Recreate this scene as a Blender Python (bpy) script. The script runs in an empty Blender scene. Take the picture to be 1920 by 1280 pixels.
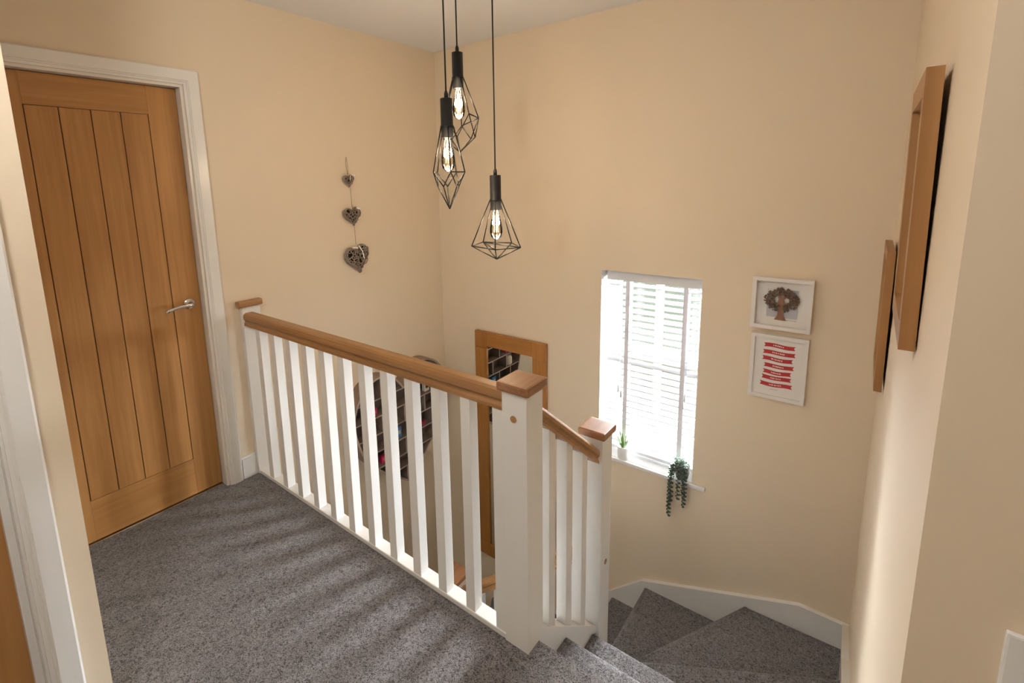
import bpy, bmesh, math, random
from mathutils import Vector, Matrix
R = random.Random(7)
scene = bpy.context.scene
COL = scene.collection

# ------------------------------------------------------------------ camera
cam_d = bpy.data.cameras.new('camera'); cam = bpy.data.objects.new('camera', cam_d); COL.objects.link(cam)
yaw, pitch, roll = 0.665293, -0.168328, -0.021268
fw = Vector((-math.sin(yaw)*math.cos(pitch), math.cos(yaw)*math.cos(pitch), math.sin(pitch)))
rt = fw.cross(Vector((0, 0, 1))).normalized(); up = rt.cross(fw)
rr = math.cos(roll)*rt + math.sin(roll)*up; uu = -math.sin(roll)*rt + math.cos(roll)*up
M = Matrix(((rr.x, uu.x, -fw.x, 2.52180), (rr.y, uu.y, -fw.y, -2.66360), (rr.z, uu.z, -fw.z, 1.52593), (0, 0, 0, 1)))
cam.matrix_world = M
cam_d.sensor_width = 36; cam_d.lens = 17.24586; cam_d.shift_x = 0.024906; cam_d.shift_y = -0.073106
cam_d.clip_start = 0.02; cam_d.clip_end = 200
scene.camera = cam

# ------------------------------------------------------------------ light
scene.view_settings.view_transform = 'Standard'; scene.view_settings.look = 'None'
scene.view_settings.exposure = 0.36; scene.view_settings.gamma = 1.0
scene.view_settings.use_curve_mapping = False
world = bpy.data.worlds.new('sky'); scene.world = world; world.use_nodes = True
bg = world.node_tree.nodes['Background']
bg.inputs['Color'].default_value = (0.82, 0.91, 1.0, 1); bg.inputs['Strength'].default_value = 2.0

def area(name, loc, rot, sx, sy, power, col, portal=False):
    l = bpy.data.lights.new(name, 'AREA'); l.shape = 'RECTANGLE'; l.size = sx; l.size_y = sy
    l.energy = power; l.color = col
    if portal: l.cycles.is_portal = True
    o = bpy.data.objects.new(name, l); COL.objects.link(o); o.location = loc; o.rotation_euler = rot
    return o
area('window_portal', (1.578, 0.30, 0.43), (math.radians(-90), 0, 0), 0.60, 1.20, 1, (1, 1, 1), True)
area('window_daylight', (1.578, 4.0, 1.22), (math.radians(-90+10), 0, 0), 11.0, 1.75, 11500, (0.90, 0.96, 1.0))

# ------------------------------------------------------------------ materials
def new_mat(name):
    m = bpy.data.materials.new(name); m.use_nodes = True
    return m, m.node_tree, m.node_tree.nodes['Principled BSDF']
def plain(name, col, rough=0.5, metal=0.0, spec=0.5, bump=0.0, bscale=60.0, var=0.0, vscale=8.0, coat=0.0):
    m, nt, b = new_mat(name)
    b.inputs['Base Color'].default_value = (*col, 1); b.inputs['Roughness'].default_value = rough
    b.inputs['Metallic'].default_value = metal; b.inputs['Specular IOR Level'].default_value = spec
    b.inputs['Coat Weight'].default_value = coat
    tc = nt.nodes.new('ShaderNodeTexCoord')
    if bump:
        n = nt.nodes.new('ShaderNodeTexNoise'); n.inputs['Scale'].default_value = bscale; n.inputs['Detail'].default_value = 3
        nt.links.new(tc.outputs['Object'], n.inputs['Vector'])
        bp = nt.nodes.new('ShaderNodeBump'); bp.inputs['Strength'].default_value = bump; bp.inputs['Distance'].default_value = 0.002
        nt.links.new(n.outputs['Fac'], bp.inputs['Height']); nt.links.new(bp.outputs['Normal'], b.inputs['Normal'])
    if var:
        n = nt.nodes.new('ShaderNodeTexNoise'); n.inputs['Scale'].default_value = vscale; n.inputs['Detail'].default_value = 4
        nt.links.new(tc.outputs['Object'], n.inputs['Vector'])
        mx = nt.nodes.new('ShaderNodeMixRGB'); mx.inputs[1].default_value = (*[c*(1-var) for c in col], 1)
        mx.inputs[2].default_value = (*[min(1, c*(1+var)) for c in col], 1)
        nt.links.new(n.outputs['Fac'], mx.inputs[0]); nt.links.new(mx.outputs[0], b.inputs['Base Color'])
    return m
def oak(name, axis, c1, c2, rough=0.42, s=1.0, bump=0.15):
    m, nt, b = new_mat(name)
    tc = nt.nodes.new('ShaderNodeTexCoord'); mp = nt.nodes.new('ShaderNodeMapping')
    sc = [55*s, 55*s, 55*s]; sc['xyz'.index(axis)] = 2.2*s
    mp.inputs['Scale'].default_value = sc
    oi = nt.nodes.new('ShaderNodeObjectInfo'); ad = nt.nodes.new('ShaderNodeVectorMath'); ad.operation = 'MULTIPLY_ADD'
    cb = nt.nodes.new('ShaderNodeCombineXYZ')
    for k in range(3): nt.links.new(oi.outputs['Random'], cb.inputs[k])
    ad.inputs[1].default_value = (7.3, 3.1, 5.7)
    nt.links.new(cb.outputs[0], ad.inputs[0]); nt.links.new(tc.outputs['Object'], ad.inputs[2])
    nt.links.new(ad.outputs[0], mp.inputs['Vector'])
    n = nt.nodes.new('ShaderNodeTexNoise'); n.inputs['Scale'].default_value = 1.0; n.inputs['Detail'].default_value = 5
    n.inputs['Distortion'].default_value = 0.6
    nt.links.new(mp.outputs[0], n.inputs['Vector'])
    mp2 = nt.nodes.new('ShaderNodeMapping'); sc2 = [9*s, 9*s, 9*s]; sc2['xyz'.index(axis)] = 0.9*s
    mp2.inputs['Scale'].default_value = sc2; nt.links.new(ad.outputs[0], mp2.inputs['Vector'])
    n2 = nt.nodes.new('ShaderNodeTexNoise'); n2.inputs['Scale'].default_value = 1.0; n2.inputs['Detail'].default_value = 2
    nt.links.new(mp2.outputs[0], n2.inputs['Vector'])
    av = nt.nodes.new('ShaderNodeMixRGB'); av.inputs[0].default_value = 0.45
    nt.links.new(n.outputs['Fac'], av.inputs[1]); nt.links.new(n2.outputs['Fac'], av.inputs[2])
    r = nt.nodes.new('ShaderNodeValToRGB'); r.color_ramp.elements[0].position = 0.3; r.color_ramp.elements[1].position = 0.7
    r.color_ramp.elements[0].color = (*c1, 1); r.color_ramp.elements[1].color = (*c2, 1)
    nt.links.new(av.outputs[0], r.inputs['Fac']); nt.links.new(r.outputs['Color'], b.inputs['Base Color'])
    b.inputs['Roughness'].default_value = rough
    bp = nt.nodes.new('ShaderNodeBump'); bp.inputs['Strength'].default_value = bump; bp.inputs['Distance'].default_value = 0.001
    nt.links.new(n.outputs['Fac'], bp.inputs['Height']); nt.links.new(bp.outputs['Normal'], b.inputs['Normal'])
    return m
def carpet_mat(name):
    m, nt, b = new_mat(name)
    tc = nt.nodes.new('ShaderNodeTexCoord')
    n0 = nt.nodes.new('ShaderNodeTexNoise'); n0.inputs['Scale'].default_value = 85; n0.inputs['Detail'].default_value = 2
    nt.links.new(tc.outputs['Object'], n0.inputs['Vector'])
    mxv = nt.nodes.new('ShaderNodeVectorMath'); mxv.operation = 'MULTIPLY_ADD'; mxv.inputs[1].default_value = (0.03, 0.03, 0.03)
    nt.links.new(n0.outputs['Color'], mxv.inputs[0]); nt.links.new(tc.outputs['Object'], mxv.inputs[2])
    n = nt.nodes.new('ShaderNodeTexNoise'); n.inputs['Scale'].default_value = 78; n.inputs['Detail'].default_value = 1.0
    n.inputs['Distortion'].default_value = 1.5
    nt.links.new(mxv.outputs[0], n.inputs['Vector'])
    rg = nt.nodes.new('ShaderNodeMath'); rg.operation = 'SUBTRACT'; rg.inputs[1].default_value = 0.5
    nt.links.new(n.outputs['Fac'], rg.inputs[0])
    ab = nt.nodes.new('ShaderNodeMath'); ab.operation = 'ABSOLUTE'; nt.links.new(rg.outputs[0], ab.inputs[0])
    r = nt.nodes.new('ShaderNodeValToRGB')
    r.color_ramp.elements[0].position = 0.0; r.color_ramp.elements[1].position = 0.10
    r.color_ramp.elements[0].color = (0.315, 0.292, 0.295, 1); r.color_ramp.elements[1].color = (0.070, 0.061, 0.060, 1)
    nt.links.new(ab.outputs[0], r.inputs['Fac'])
    nt.links.new(r.outputs['Color'], b.inputs['Base Color'])
    b.inputs['Roughness'].default_value = 0.95; b.inputs['Specular IOR Level'].default_value = 0.1
    b.inputs['Sheen Weight'].default_value = 0.35; b.inputs['Sheen Roughness'].default_value = 0.5
    inv = nt.nodes.new('ShaderNodeMath'); inv.operation = 'SUBTRACT'; inv.inputs[0].default_value = 0.2
    nt.links.new(ab.outputs[0], inv.inputs[1])
    bp = nt.nodes.new('ShaderNodeBump'); bp.inputs['Strength'].default_value = 0.9; bp.inputs['Distance'].default_value = 0.01
    nt.links.new(inv.outputs[0], bp.inputs['Height']); nt.links.new(bp.outputs['Normal'], b.inputs['Normal'])
    return m
def emit(name, col, s):
    m, nt, b = new_mat(name)
    b.inputs['Base Color'].default_value = (*col, 1); b.inputs['Emission Color'].default_value = (*col, 1)
    b.inputs['Emission Strength'].default_value = s
    return m
def clear(name, refl=0.12, tint=(1, 1, 1)):
    m, nt, b = new_mat(name); nt.nodes.remove(b)
    t = nt.nodes.new('ShaderNodeBsdfTransparent'); t.inputs['Color'].default_value = (*tint, 1)
    g = nt.nodes.new('ShaderNodeBsdfGlossy'); g.inputs['Roughness'].default_value = 0.02
    fr = nt.nodes.new('ShaderNodeFresnel'); fr.inputs['IOR'].default_value = 1.45
    mx = nt.nodes.new('ShaderNodeMixShader'); nt.links.new(fr.outputs[0], mx.inputs[0])
    nt.links.new(t.outputs[0], mx.inputs[1]); nt.links.new(g.outputs[0], mx.inputs[2])
    nt.links.new(mx.outputs[0], nt.nodes['Material Output'].inputs['Surface'])
    return m

PAINT = plain('beige_wall_paint', (0.78, 0.655, 0.495), 0.52, bump=0.08, bscale=180)
CEIL = plain('ceiling_white_paint', (0.87, 0.89, 0.93), 0.8, bump=0.05, bscale=150)
GLOSS = plain('white_gloss_wood_paint', (0.84, 0.825, 0.795), 0.22, bump=0.12, bscale=90)
SATIN = plain('white_satin_wood_paint', (0.84, 0.825, 0.795), 0.36, bump=0.06, bscale=70)
WHITE = plain('white_plastic', (0.84, 0.83, 0.81), 0.35)
DOAK = (0.35, 0.160, 0.045); LOAK = (0.53, 0.270, 0.090)
OAKD = {a: oak('oak_door_'+a, a, DOAK, LOAK) for a in 'yz'}
OAKR = {a: oak('oak_rail_'+a, a, (0.25, 0.118, 0.040), (0.43, 0.225, 0.085), 0.38) for a in 'xyz'}
OAKC = oak('oak_newel_cap', 'y', (0.21, 0.092, 0.038), (0.36, 0.175, 0.082), 0.38)
OAKM = {a: oak('oak_mirror_'+a, a, (0.27, 0.105, 0.02), (0.43, 0.185, 0.042), 0.4) for a in 'xz'}
OAKF = {a: oak('oak_frame_'+a, a, (0.27, 0.125, 0.036), (0.42, 0.215, 0.075), 0.42) for a in 'yz'}
CARPET = carpet_mat('grey_loop_pile_carpet')
BLACK = plain('matt_black_metal', (0.012, 0.012, 0.012), 0.45, spec=0.4)
CORD = plain('black_cord', (0.015, 0.014, 0.013), 0.7)
CHROME = plain('polished_chrome', (0.72, 0.72, 0.74), 0.16, metal=1.0)
MIRROR = plain('silvered_glass', (0.86, 0.88, 0.87), 0.01, metal=1.0)
GLASS = clear('clear_glass'); BULB = clear('bulb_glass', tint=(1.0, 0.95, 0.86))
FIL = emit('glowing_filament', (1.0, 0.58, 0.20), 16)
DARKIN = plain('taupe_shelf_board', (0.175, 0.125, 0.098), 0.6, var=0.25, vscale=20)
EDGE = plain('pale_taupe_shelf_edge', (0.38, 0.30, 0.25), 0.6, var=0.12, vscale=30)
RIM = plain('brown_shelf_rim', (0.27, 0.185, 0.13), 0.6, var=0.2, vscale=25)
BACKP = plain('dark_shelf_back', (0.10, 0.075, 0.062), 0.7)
WICK = plain('grey_brown_wicker', (0.30, 0.235, 0.185), 0.75, var=0.35, vscale=90, bump=0.3, bscale=300)
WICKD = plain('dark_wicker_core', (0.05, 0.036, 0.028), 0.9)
TWINE = plain('jute_twine', (0.32, 0.23, 0.15), 0.9)
RIBBON = plain('white_ribbon', (0.85, 0.82, 0.78), 0.6)
BLIND = plain('white_blind_slat', (0.70, 0.70, 0.72), 0.5)
TAPE = plain('white_blind_tape', (0.72, 0.70, 0.74), 0.9)
TASSEL = plain('grey_blind_tassel', (0.55, 0.55, 0.54), 0.5)
UPVC = plain('white_window_frame', (0.80, 0.82, 0.85), 0.35)
POTW = plain('white_ceramic', (0.86, 0.86, 0.86), 0.3)
POTG = plain('grey_ceramic', (0.16, 0.145, 0.13), 0.6, var=0.35, vscale=30)
SOIL = plain('soil', (0.03, 0.022, 0.015), 0.95)
ALOE = plain('succulent_green', (0.145, 0.235, 0.055), 0.45, var=0.3, vscale=40)
TRAIL = plain('trailing_leaf_green', (0.040, 0.070, 0.048), 0.5, var=0.45, vscale=60)
PALE = plain('pale_grey_green_leaf', (0.23, 0.33, 0.25), 0.5, var=0.3, vscale=60)
PAPER = plain('white_mount_paper', (0.80, 0.78, 0.755), 0.8)
FRAMEW = plain('white_picture_frame', (0.82, 0.79, 0.76), 0.4)
GREYP = plain('grey_paper', (0.47, 0.48, 0.52), 0.8)
BARK = plain('brown_tree_card', (0.24, 0.125, 0.075), 0.8, var=0.2, vscale=60)
LEAFB = [plain('russet_leaf_card', (0.20, 0.105, 0.07), 0.8), plain('olive_leaf_card', (0.125, 0.105, 0.07), 0.8), plain('dark_leaf_card', (0.10, 0.065, 0.05), 0.8)]
RED = plain('red_ribbon_print', (0.42, 0.025, 0.030), 0.7, var=0.12, vscale=60)
INKW = plain('white_print_ink', (0.85, 0.80, 0.76), 0.8); INKG = plain('grey_print_ink', (0.33, 0.31, 0.31), 0.8)
ROSEP = plain('pale_print_paper', (0.78, 0.70, 0.68), 0.8)
LAMPD = emit('lit_lamp_diffuser', (1.0, 0.96, 0.90), 50)
GRASS = plain('lawn_green', (0.20, 0.23, 0.15), 0.9, var=0.3, vscale=3)

# ------------------------------------------------------------------ mesh helpers
class MB:
    def __init__(s): s.v = []; s.f = []; s.m = []; s.mats = []; s.sm = []
    def _mi(s, mat):
        if mat not in s.mats: s.mats.append(mat)
        return s.mats.index(mat)
    def add(s, vs, fs, mat=None, smooth=False):
        b = len(s.v); s.v += [tuple(v) for v in vs]; mi = s._mi(mat) if mat else 0
        for f in fs: s.f.append([b+i for i in f]); s.m.append(mi); s.sm.append(smooth)
        return s
    def box(s, x0, x1, y0, y1, z0, z1, mat=None, ch=0.0):
        if ch <= 0:
            vs = [(x, y, z) for z in (z0, z1) for y in (y0, y1) for x in (x0, x1)]
            return s.add(vs, [(0, 2, 3, 1), (4, 5, 7, 6), (0, 1, 5, 4), (2, 6, 7, 3), (0, 4, 6, 2), (1, 3, 7, 5)], mat)
        bm = bmesh.new(); bmesh.ops.create_cube(bm, size=1)
        for v in bm.verts: v.co = Vector(((x0+x1)/2+v.co.x*(x1-x0), (y0+y1)/2+v.co.y*(y1-y0), (z0+z1)/2+v.co.z*(z1-z0)))
        bmesh.ops.bevel(bm, geom=bm.edges[:], offset=ch, segments=2, profile=0.6, affect='EDGES')
        bm.verts.index_update()
        s.add([v.co[:] for v in bm.verts], [[v.index for v in f.verts] for f in bm.faces], mat); bm.free()
        return s
    def prism(s, poly, z0, z1, mat=None, axis='z'):
        n = len(poly)
        def P(a, b, c):
            return {'z': (a, b, c), 'x': (c, a, b), 'y': (a, c, b)}[axis]
        vs = [P(a, b, z0) for a, b in poly] + [P(a, b, z1) for a, b in poly]
        fs = [list(range(n))[::-1], list(range(n, 2*n))] + [(i, (i+1) % n, n+(i+1) % n, n+i) for i in range(n)]
        return s.add(vs, fs, mat)
    def tube(s, pts, r, mat=None, n=6, closed=False, smooth=True):
        pts = [Vector(p) for p in pts]; rs = r if isinstance(r, (list, tuple)) else [r]*len(pts)
        b = len(s.v); mi = s._mi(mat) if mat else 0; N = len(pts); up = None
        for i, p in enumerate(pts):
            if closed: t = pts[(i+1) % N]-pts[i-1]
            else: t = pts[min(i+1, N-1)]-pts[max(i-1, 0)]
            t.normalize()
            if up is None:
                a = Vector((0, 0, 1)) if abs(t.z) < 0.9 else Vector((1, 0, 0)); up = t.cross(a).normalized()
            up = (up-t*up.dot(t)).normalized(); w = t.cross(up)
            for k in range(n):
                a = 2*math.pi*k/n; q = p+(up*math.cos(a)+w*math.sin(a))*rs[i]; s.v.append(q[:])
        for i in range(N if closed else N-1):
            for k in range(n):
                j = (i+1) % N
                s.f.append([b+i*n+k, b+i*n+(k+1) % n, b+j*n+(k+1) % n, b+j*n+k]); s.m.append(mi); s.sm.append(smooth)
        if not closed:
            s.f.append([b+k for k in range(n)][::-1]); s.m.append(mi); s.sm.append(False)
            s.f.append([b+(N-1)*n+k for k in range(n)]); s.m.append(mi); s.sm.append(False)
        return s
    def lathe(s, prof, cx, cy, mat=None, n=24, smooth=True):
        b = len(s.v); mi = s._mi(mat) if mat else 0
        for r, z in prof:
            for k in range(n):
                a = 2*math.pi*k/n; s.v.append((cx+r*math.cos(a), cy+r*math.sin(a), z))
        for i in range(len(prof)-1):
            for k in range(n):
                s.f.append([b+i*n+k, b+i*n+(k+1) % n, b+(i+1)*n+(k+1) % n, b+(i+1)*n+k]); s.m.append(mi); s.sm.append(smooth)
        s.f.append([b+k for k in range(n)][::-1]); s.m.append(mi); s.sm.append(False)
        e = b+(len(prof)-1)*n; s.f.append([e+k for k in range(n)]); s.m.append(mi); s.sm.append(False)
        return s
    def build(s, name, mat=None, parent=None, origin=None):
        off = Vector((0, 0, 0)); q = parent
        while q: off += q.location; q = q.parent
        o0 = Vector(origin) if origin is not None else (off if parent else Vector((0, 0, 0)))
        me = bpy.data.meshes.new(name); me.from_pydata([tuple(Vector(v)-o0) for v in s.v], [], s.f)
        ms = s.mats or [mat]
        for m_ in ms: me.materials.append(m_)
        for i, p in enumerate(me.polygons): p.material_index = s.m[i]; p.use_smooth = s.sm[i]
        me.update(); o = bpy.data.objects.new(name, me); COL.objects.link(o)
        if parent: o.parent = parent
        o.location = o0-off
        bm = bmesh.new(); bm.from_mesh(me); bmesh.ops.recalc_face_normals(bm, faces=bm.faces[:]); bm.to_mesh(me); bm.free()
        return o
def tag(o, label=None, cat=None, group=None, kind=None):
    if label: o['label'] = label
    if cat: o['category'] = cat
    if group: o['group'] = group
    if kind: o['kind'] = kind
    return o
def empty(name, loc):
    o = bpy.data.objects.new(name, None); COL.objects.link(o); o.location = loc; o.empty_display_size = 0.05
    return o
def thing(name, loc, label, cat, group=None): return tag(empty(name, loc), label, cat, group)
def struct(o, label=None, cat=None): return tag(o, label, cat, kind='structure')
def copy_at(o, d, parent=None):
    c = o.copy(); COL.objects.link(c); c.parent = parent or o.parent; c.location = o.location+Vector(d)
    return c
def B(x0, x1, y0, y1, z0, z1, ch=0.0): return MB().box(x0, x1, y0, y1, z0, z1, None, ch)

# ------------------------------------------------------------------ dimensions
H = 2.438; G = -2.618; RI = 0.187; XC = 2.61; YD = -1.875; XE = 0.90; YE = -2.40; YB = -4.6; XR = 4.2
# ------------------------------------------------------------------ room shell
w = MB()                                       # door wall
w.box(-0.14, 0, -1.666, 0.0, G, H).box(-0.14, 0, YE, -2.347, 0, H).box(-0.14, 0, -2.347, -1.666, 1.995, H).box(-0.14, 0, YB, -1.666, G, -0.28).box(-0.14, 0, YE, -1.666, -0.28, -0.02)
struct(w.build('wall_left', PAINT), 'beige painted wall with the oak door and hanging hearts', 'wall')
WX0, WX1, WZ0, WZ1 = 1.2937, 1.8628, -0.151, 1.009
w = MB(); T = 0.30
w.box(-0.14, WX0, 0, T, G, H).box(WX1, XC+0.14, 0, T, G, H).box(WX0, WX1, 0, T, G, WZ0-0.022).box(WX0, WX1, 0, T, WZ1, H)
struct(w.build('wall_back', PAINT), 'beige painted wall around the window with blind', 'wall')
w = B(XC, XC+0.14, YD, 0, G, H).box(XC, XC+0.14, YB, YD, G, -0.28)
struct(w.build('wall_right', PAINT), 'narrow beige wall at right with two oak frames, seen edge on', 'wall')
struct(B(XC+0.14, XR, YD, YD+0.14, 0, H).build('wall_front', PAINT), 'shaded beige wall at the right edge with a switch plate', 'wall')
struct(B(XR, XR+0.12, YB, YD+0.14, 0, H).build('wall_far_right', PAINT), 'beige wall beyond the landing on the right', 'wall')
w = B(-0.14, XR+0.12, YB-0.12, YB, G, H)
struct(w.build('wall_behind', PAINT), 'beige wall closing the landing behind the viewer', 'wall')
w = B(XE-0.12, XE, -2.516, YE, 0, H).box(XE-0.12, XE, YB, -3.252, 0, H).box(XE-0.12, XE, -3.252, -2.516, 1.995, H).box(0, XE-0.12, YE-0.10, YE, 0, H)
struct(w.build('wall_near_left', PAINT), 'beige wall end beside the white door casing at the left edge', 'wall')
struct(B(-0.14, XR+0.12, YB-0.12, T, H, H+0.1).build('ceiling', CEIL), 'plain off white ceiling', 'ceiling')
# landing carpet: nosing rolls over the top step
NY = [-1.447, -1.222, -0.985]
fl = MB()
fl.prism([(0, YE), (0, -1.47), (1.69, -1.47), (1.69, -1.452), (XC, -1.452), (XC, YD), (XR, YD), (XR, YB), (XE, YB), (XE, YE)], -0.28, 0.0)
def nosing(mb, a, b, z, rr=0.017, dirn=(0, 1)):
    a = Vector((*a, z-rr)); b = Vector((*b, z-rr)); d = Vector((*dirn, 0)).normalized()
    n = 8; base = len(mb.v)
    for p in (a, b):
        for k in range(n+1):
            t = math.pi/2-math.pi*k/n; q = p+d*(math.cos(t)*rr-rr)+Vector((0, 0, math.sin(t)*rr)); mb.v.append(q[:])
    mi = 0
    for k in range(n):
        mb.f.append([base+k, base+k+1, base+n+2+k, base+n+1+k]); mb.m.append(mi); mb.sm.append(True)
    return mb
nosing(fl, (1.69, -1.447+0.0), (XC-0.02, -1.447+0.0), 0.0, 0.0165)
struct(fl.build('floor', CARPET), 'grey textured carpet on the landing', 'floor')
struct(B(-0.14, XR+0.12, YB, T, G-0.1, G).build('floor_ground', CARPET), 'grey carpet at the foot of the stairs', 'floor')
struct(B(-30, 40, 0.6, 60, G-0.4, G-0.3).build('lawn', GRASS), 'green lawn outside the window', 'lawn')
# skirting boards
def skirt(mb, x0, x1, y0, y1, z0, z1, ax):
    mb.box(x0, x1, y0, y1, z0, z1-0.012)
    if ax == 'x': mb.box(x0, (x0+x1)/2, y0, y1, z1-0.012, z1)
    else: mb.box(x0, x1, y0, (y0+y1)/2, z1-0.012, z1)
    return mb
struct(skirt(MB(), 0.0, 0.016, -1.594, -1.519, 0, 0.12, 'x').build('baseboard_left', GLOSS), 'short white skirting board between door casing and newel', 'skirting')
m_ = B(XC+0.14, XR, YD-0.016, YD, 0, 0.12).box(XC-0.016, XC+0.14, YD-0.016, YD, 0, 0.12)
struct(m_.build('baseboard_right', GLOSS), 'white skirting board under the shaded wall', 'skirting')

# ------------------------------------------------------------------ doors
PROF = [(0.0, 0.0), (0.0, 0.009), (0.007, 0.012), (0.010, 0.012), (0.012, 0.0155), (0.0155, 0.0155), (0.018, 0.019), (0.060, 0.019), (0.065, 0.015), (0.066, 0.0)]
def casing(mat, parent, xw, yr, yl, zt, tin=None):
    pts = [((yr, 0), (1, 0)), ((yr, zt), (1, 1)), ((yl, zt), (-1, 1)), ((yl, 0), (-1, 0))]
    for i in range(3):
        mb = MB(); n = len(PROF); vs = []
        for (p, d) in (pts[i], pts[i+1]):
            for (a, h) in PROF: vs.append((xw+h, p[0]+d[0]*a, p[1]+d[1]*a))
        mb.add(vs, [(k, k+1, n+k+1, n+k) for k in range(n-1)]+[list(range(n)), list(range(n, 2*n))])
        mb.build('architrave', mat, parent)
def plank_door(parent, xf, y0, y1, leaf_t=0.040, zb=0.008, zt=1.981, handle=True):
    """boarded oak leaf, face at x=xf, from y0 (left) to y1 (right)"""
    st = 0.122; x0 = xf-leaf_t
    g = 0.0016
    pl0, pl1 = y0+st, y1-st; wd = (pl1-pl0)/4
    B(x0, xf, y0, y0+st-g, zb, zt, 0.0015).build('stile', OAKD['z'], parent)
    B(x0, xf, y1-st+g, y1, zb, zt, 0.0015).build('stile', OAKD['z'], parent)
    B(x0, xf, y0+st-g, y1-st+g, zt-0.122, zt, 0.0012).build('rail', OAKD['y'], parent)
    B(x0, xf, y0+st-g, y1-st+g, zb, zb+0.188, 0.0012).build('rail', OAKD['y'], parent)
    B(x0, xf-0.006, pl0-g, pl1+g, zb+0.188, zt-0.122).build('groove_backing', plain('dark_groove_oak', (0.13, 0.055, 0.016), 0.6), parent)
    for k in range(4):
        B(xf-0.012, xf, pl0+k*wd+g, pl0+(k+1)*wd-g, zb+0.188+g, zt-0.122-g, 0.0018).build('plank', OAKD['z'], parent)
d1 = struct(empty('door_1', (0, -2.006, 0)), 'closed oak plank door with chrome lever handle', 'door')
YR1, YL1 = -1.678, -2.335
plank_door(d1, -0.048, YL1, YR1)
def lining(parent, xw, yr, yl, depth, xstop, side=1):
    B(xw-depth, xw, yr, yr+0.010, 0, 1.995).build('lining', GLOSS, parent)
    B(xw-depth, xw, yl-0.010, yl, 0, 1.995).build('lining', GLOSS, parent)
    B(xw-depth, xw, yl, yr, 1.984, 1.995).build('lining', GLOSS, parent)
lining(d1, 0.0, YR1+0.002, YL1-0.002, 0.14, -0.09)
casing(GLOSS, d1, 0.0, YR1+0.016, YL1-0.000, 1.996)
B(-0.14, -0.092, YL1-0.002, YR1+0.002, 0, 1.984).build('room_side_stop', GLOSS, d1)
B(-0.14, 0.0, YL1-0.002, YR1+0.002, -0.02, 0.0).build('doorway_carpet', CARPET, d1)
B(-0.062, -0.036, YL1-0.002, YR1+0.002, 0.0, 0.004, 0.001).build('threshold_strip', CHROME, d1)
hd = empty('handle', (0.0, 0.0, 0.0)); hd.parent = d1; hd.location = (-0.048, -1.732+2.006, 0.981)
def lathe_x(mb, prof, x0, cy, cz, n=28):
    b = len(mb.v)
    for r, h in prof:
        for k in range(n):
            a = 2*math.pi*k/n; mb.v.append((x0+h, cy+r*math.cos(a), cz+r*math.sin(a)))
    for i in range(len(prof)-1):
        for k in range(n): mb.f.append([b+i*n+k, b+i*n+(k+1) % n, b+(i+1)*n+(k+1) % n, b+(i+1)*n+k]); mb.m.append(0); mb.sm.append(True)
    mb.f.append([b+k for k in range(n)]); mb.m.append(0); mb.sm.append(False)
    e = b+(len(prof)-1)*n; mb.f.append([e+k for k in range(n)]); mb.m.append(0); mb.sm.append(False)
    return mb
lathe_x(MB(), [(0.026, 0), (0.026, 0.006), (0.024, 0.009), (0.012, 0.010), (0.010, 0.03), (0.011, 0.048), (0.0095, 0.052)], -0.048, -1.732, 0.981).build('rose', CHROME, hd)
lv = [(-0.004, -1.728, 0.981), (-0.002, -1.75, 0.982), (0.0, -1.78, 0.983), (0.001, -1.81, 0.979), (0.001, -1.835, 0.973), (0.001, -1.850, 0.969)]
MB().tube(lv, [0.0105, 0.0095, 0.008, 0.0085, 0.0095, 0.007], n=12).build('lever', CHROME, hd)

d2 = struct(empty('door_2', (XE, -2.88, 0)), 'oak door in a white glossy frame at the left edge', 'door')
YR2, YL2 = -2.528, -3.24
B(XE-0.12, XE, YR2, YR2+0.012, 0, 1.995).build('lining', GLOSS, d2)
B(XE-0.12, XE, YL2-0.012, YL2, 0, 1.995).build('lining', GLOSS, d2)
B(XE-0.12, XE, YL2, YR2, 1.984, 1.995).build('lining', GLOSS, d2)
B(XE-0.085, XE-0.045, YR2-0.018, YR2, 0, 1.984, 0.002).build('door_stop', GLOSS, d2)
B(XE-0.085, XE-0.045, YL2, YL2+0.018, 0, 1.984, 0.002).build('door_stop', GLOSS, d2)
casing(GLOSS, d2, XE, YR2+0.006, YL2-0.006, 1.990)
plank_door(d2, XE-0.087, YL2+0.004, YR2-0.008, 0.03)
# ------------------------------------------------------------------ window and blind
wn = struct(empty('window_1', (1.578, 0.14, WZ0)), 'white framed window behind the venetian blind', 'window')
fy0, fy1 = 0.150, 0.210
for (a, b, c, d) in ((WX0, WX0+0.05, WZ0, WZ1), (WX1-0.05, WX1, WZ0, WZ1), (WX0+0.05, WX1-0.05, WZ1-0.05, WZ1), (WX0+0.05, WX1-0.05, WZ0, WZ0+0.055)):
    B(a, b, fy0, fy1, c, d, 0.004).build('window_frame', UPVC, wn)
xm = 1.585; zt_ = 0.50
B(xm-0.016, xm+0.016, fy0, fy1, WZ0+0.055, WZ1-0.05, 0.003).build('mullion', UPVC, wn)
B(WX0+0.05, xm-0.016, fy0+0.006, fy1, zt_-0.022, zt_+0.022, 0.003).build('transom', UPVC, wn)
B(xm+0.016, WX1-0.05, fy0+0.006, fy1, zt_-0.022, zt_+0.022, 0.003).build('transom', UPVC, wn)
for (a, b) in ((WX0+0.05, xm-0.016), (xm+0.016, WX1-0.05)):
    for (c, d) in ((WZ0+0.055, zt_-0.022), (zt_+0.022, WZ1-0.05)):
        MB().box(a, b, 0.180, 0.183, c, d).build('pane', GLASS, wn)
s_ = MB().box(WX0-0.065, 1.932, -0.020, 0.0, WZ0-0.022, WZ0, None, 0.004).box(WX0, WX1, 0.0, 0.150, WZ0-0.022, WZ0)
s_.build('window_sill', GLOSS, wn)
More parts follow.
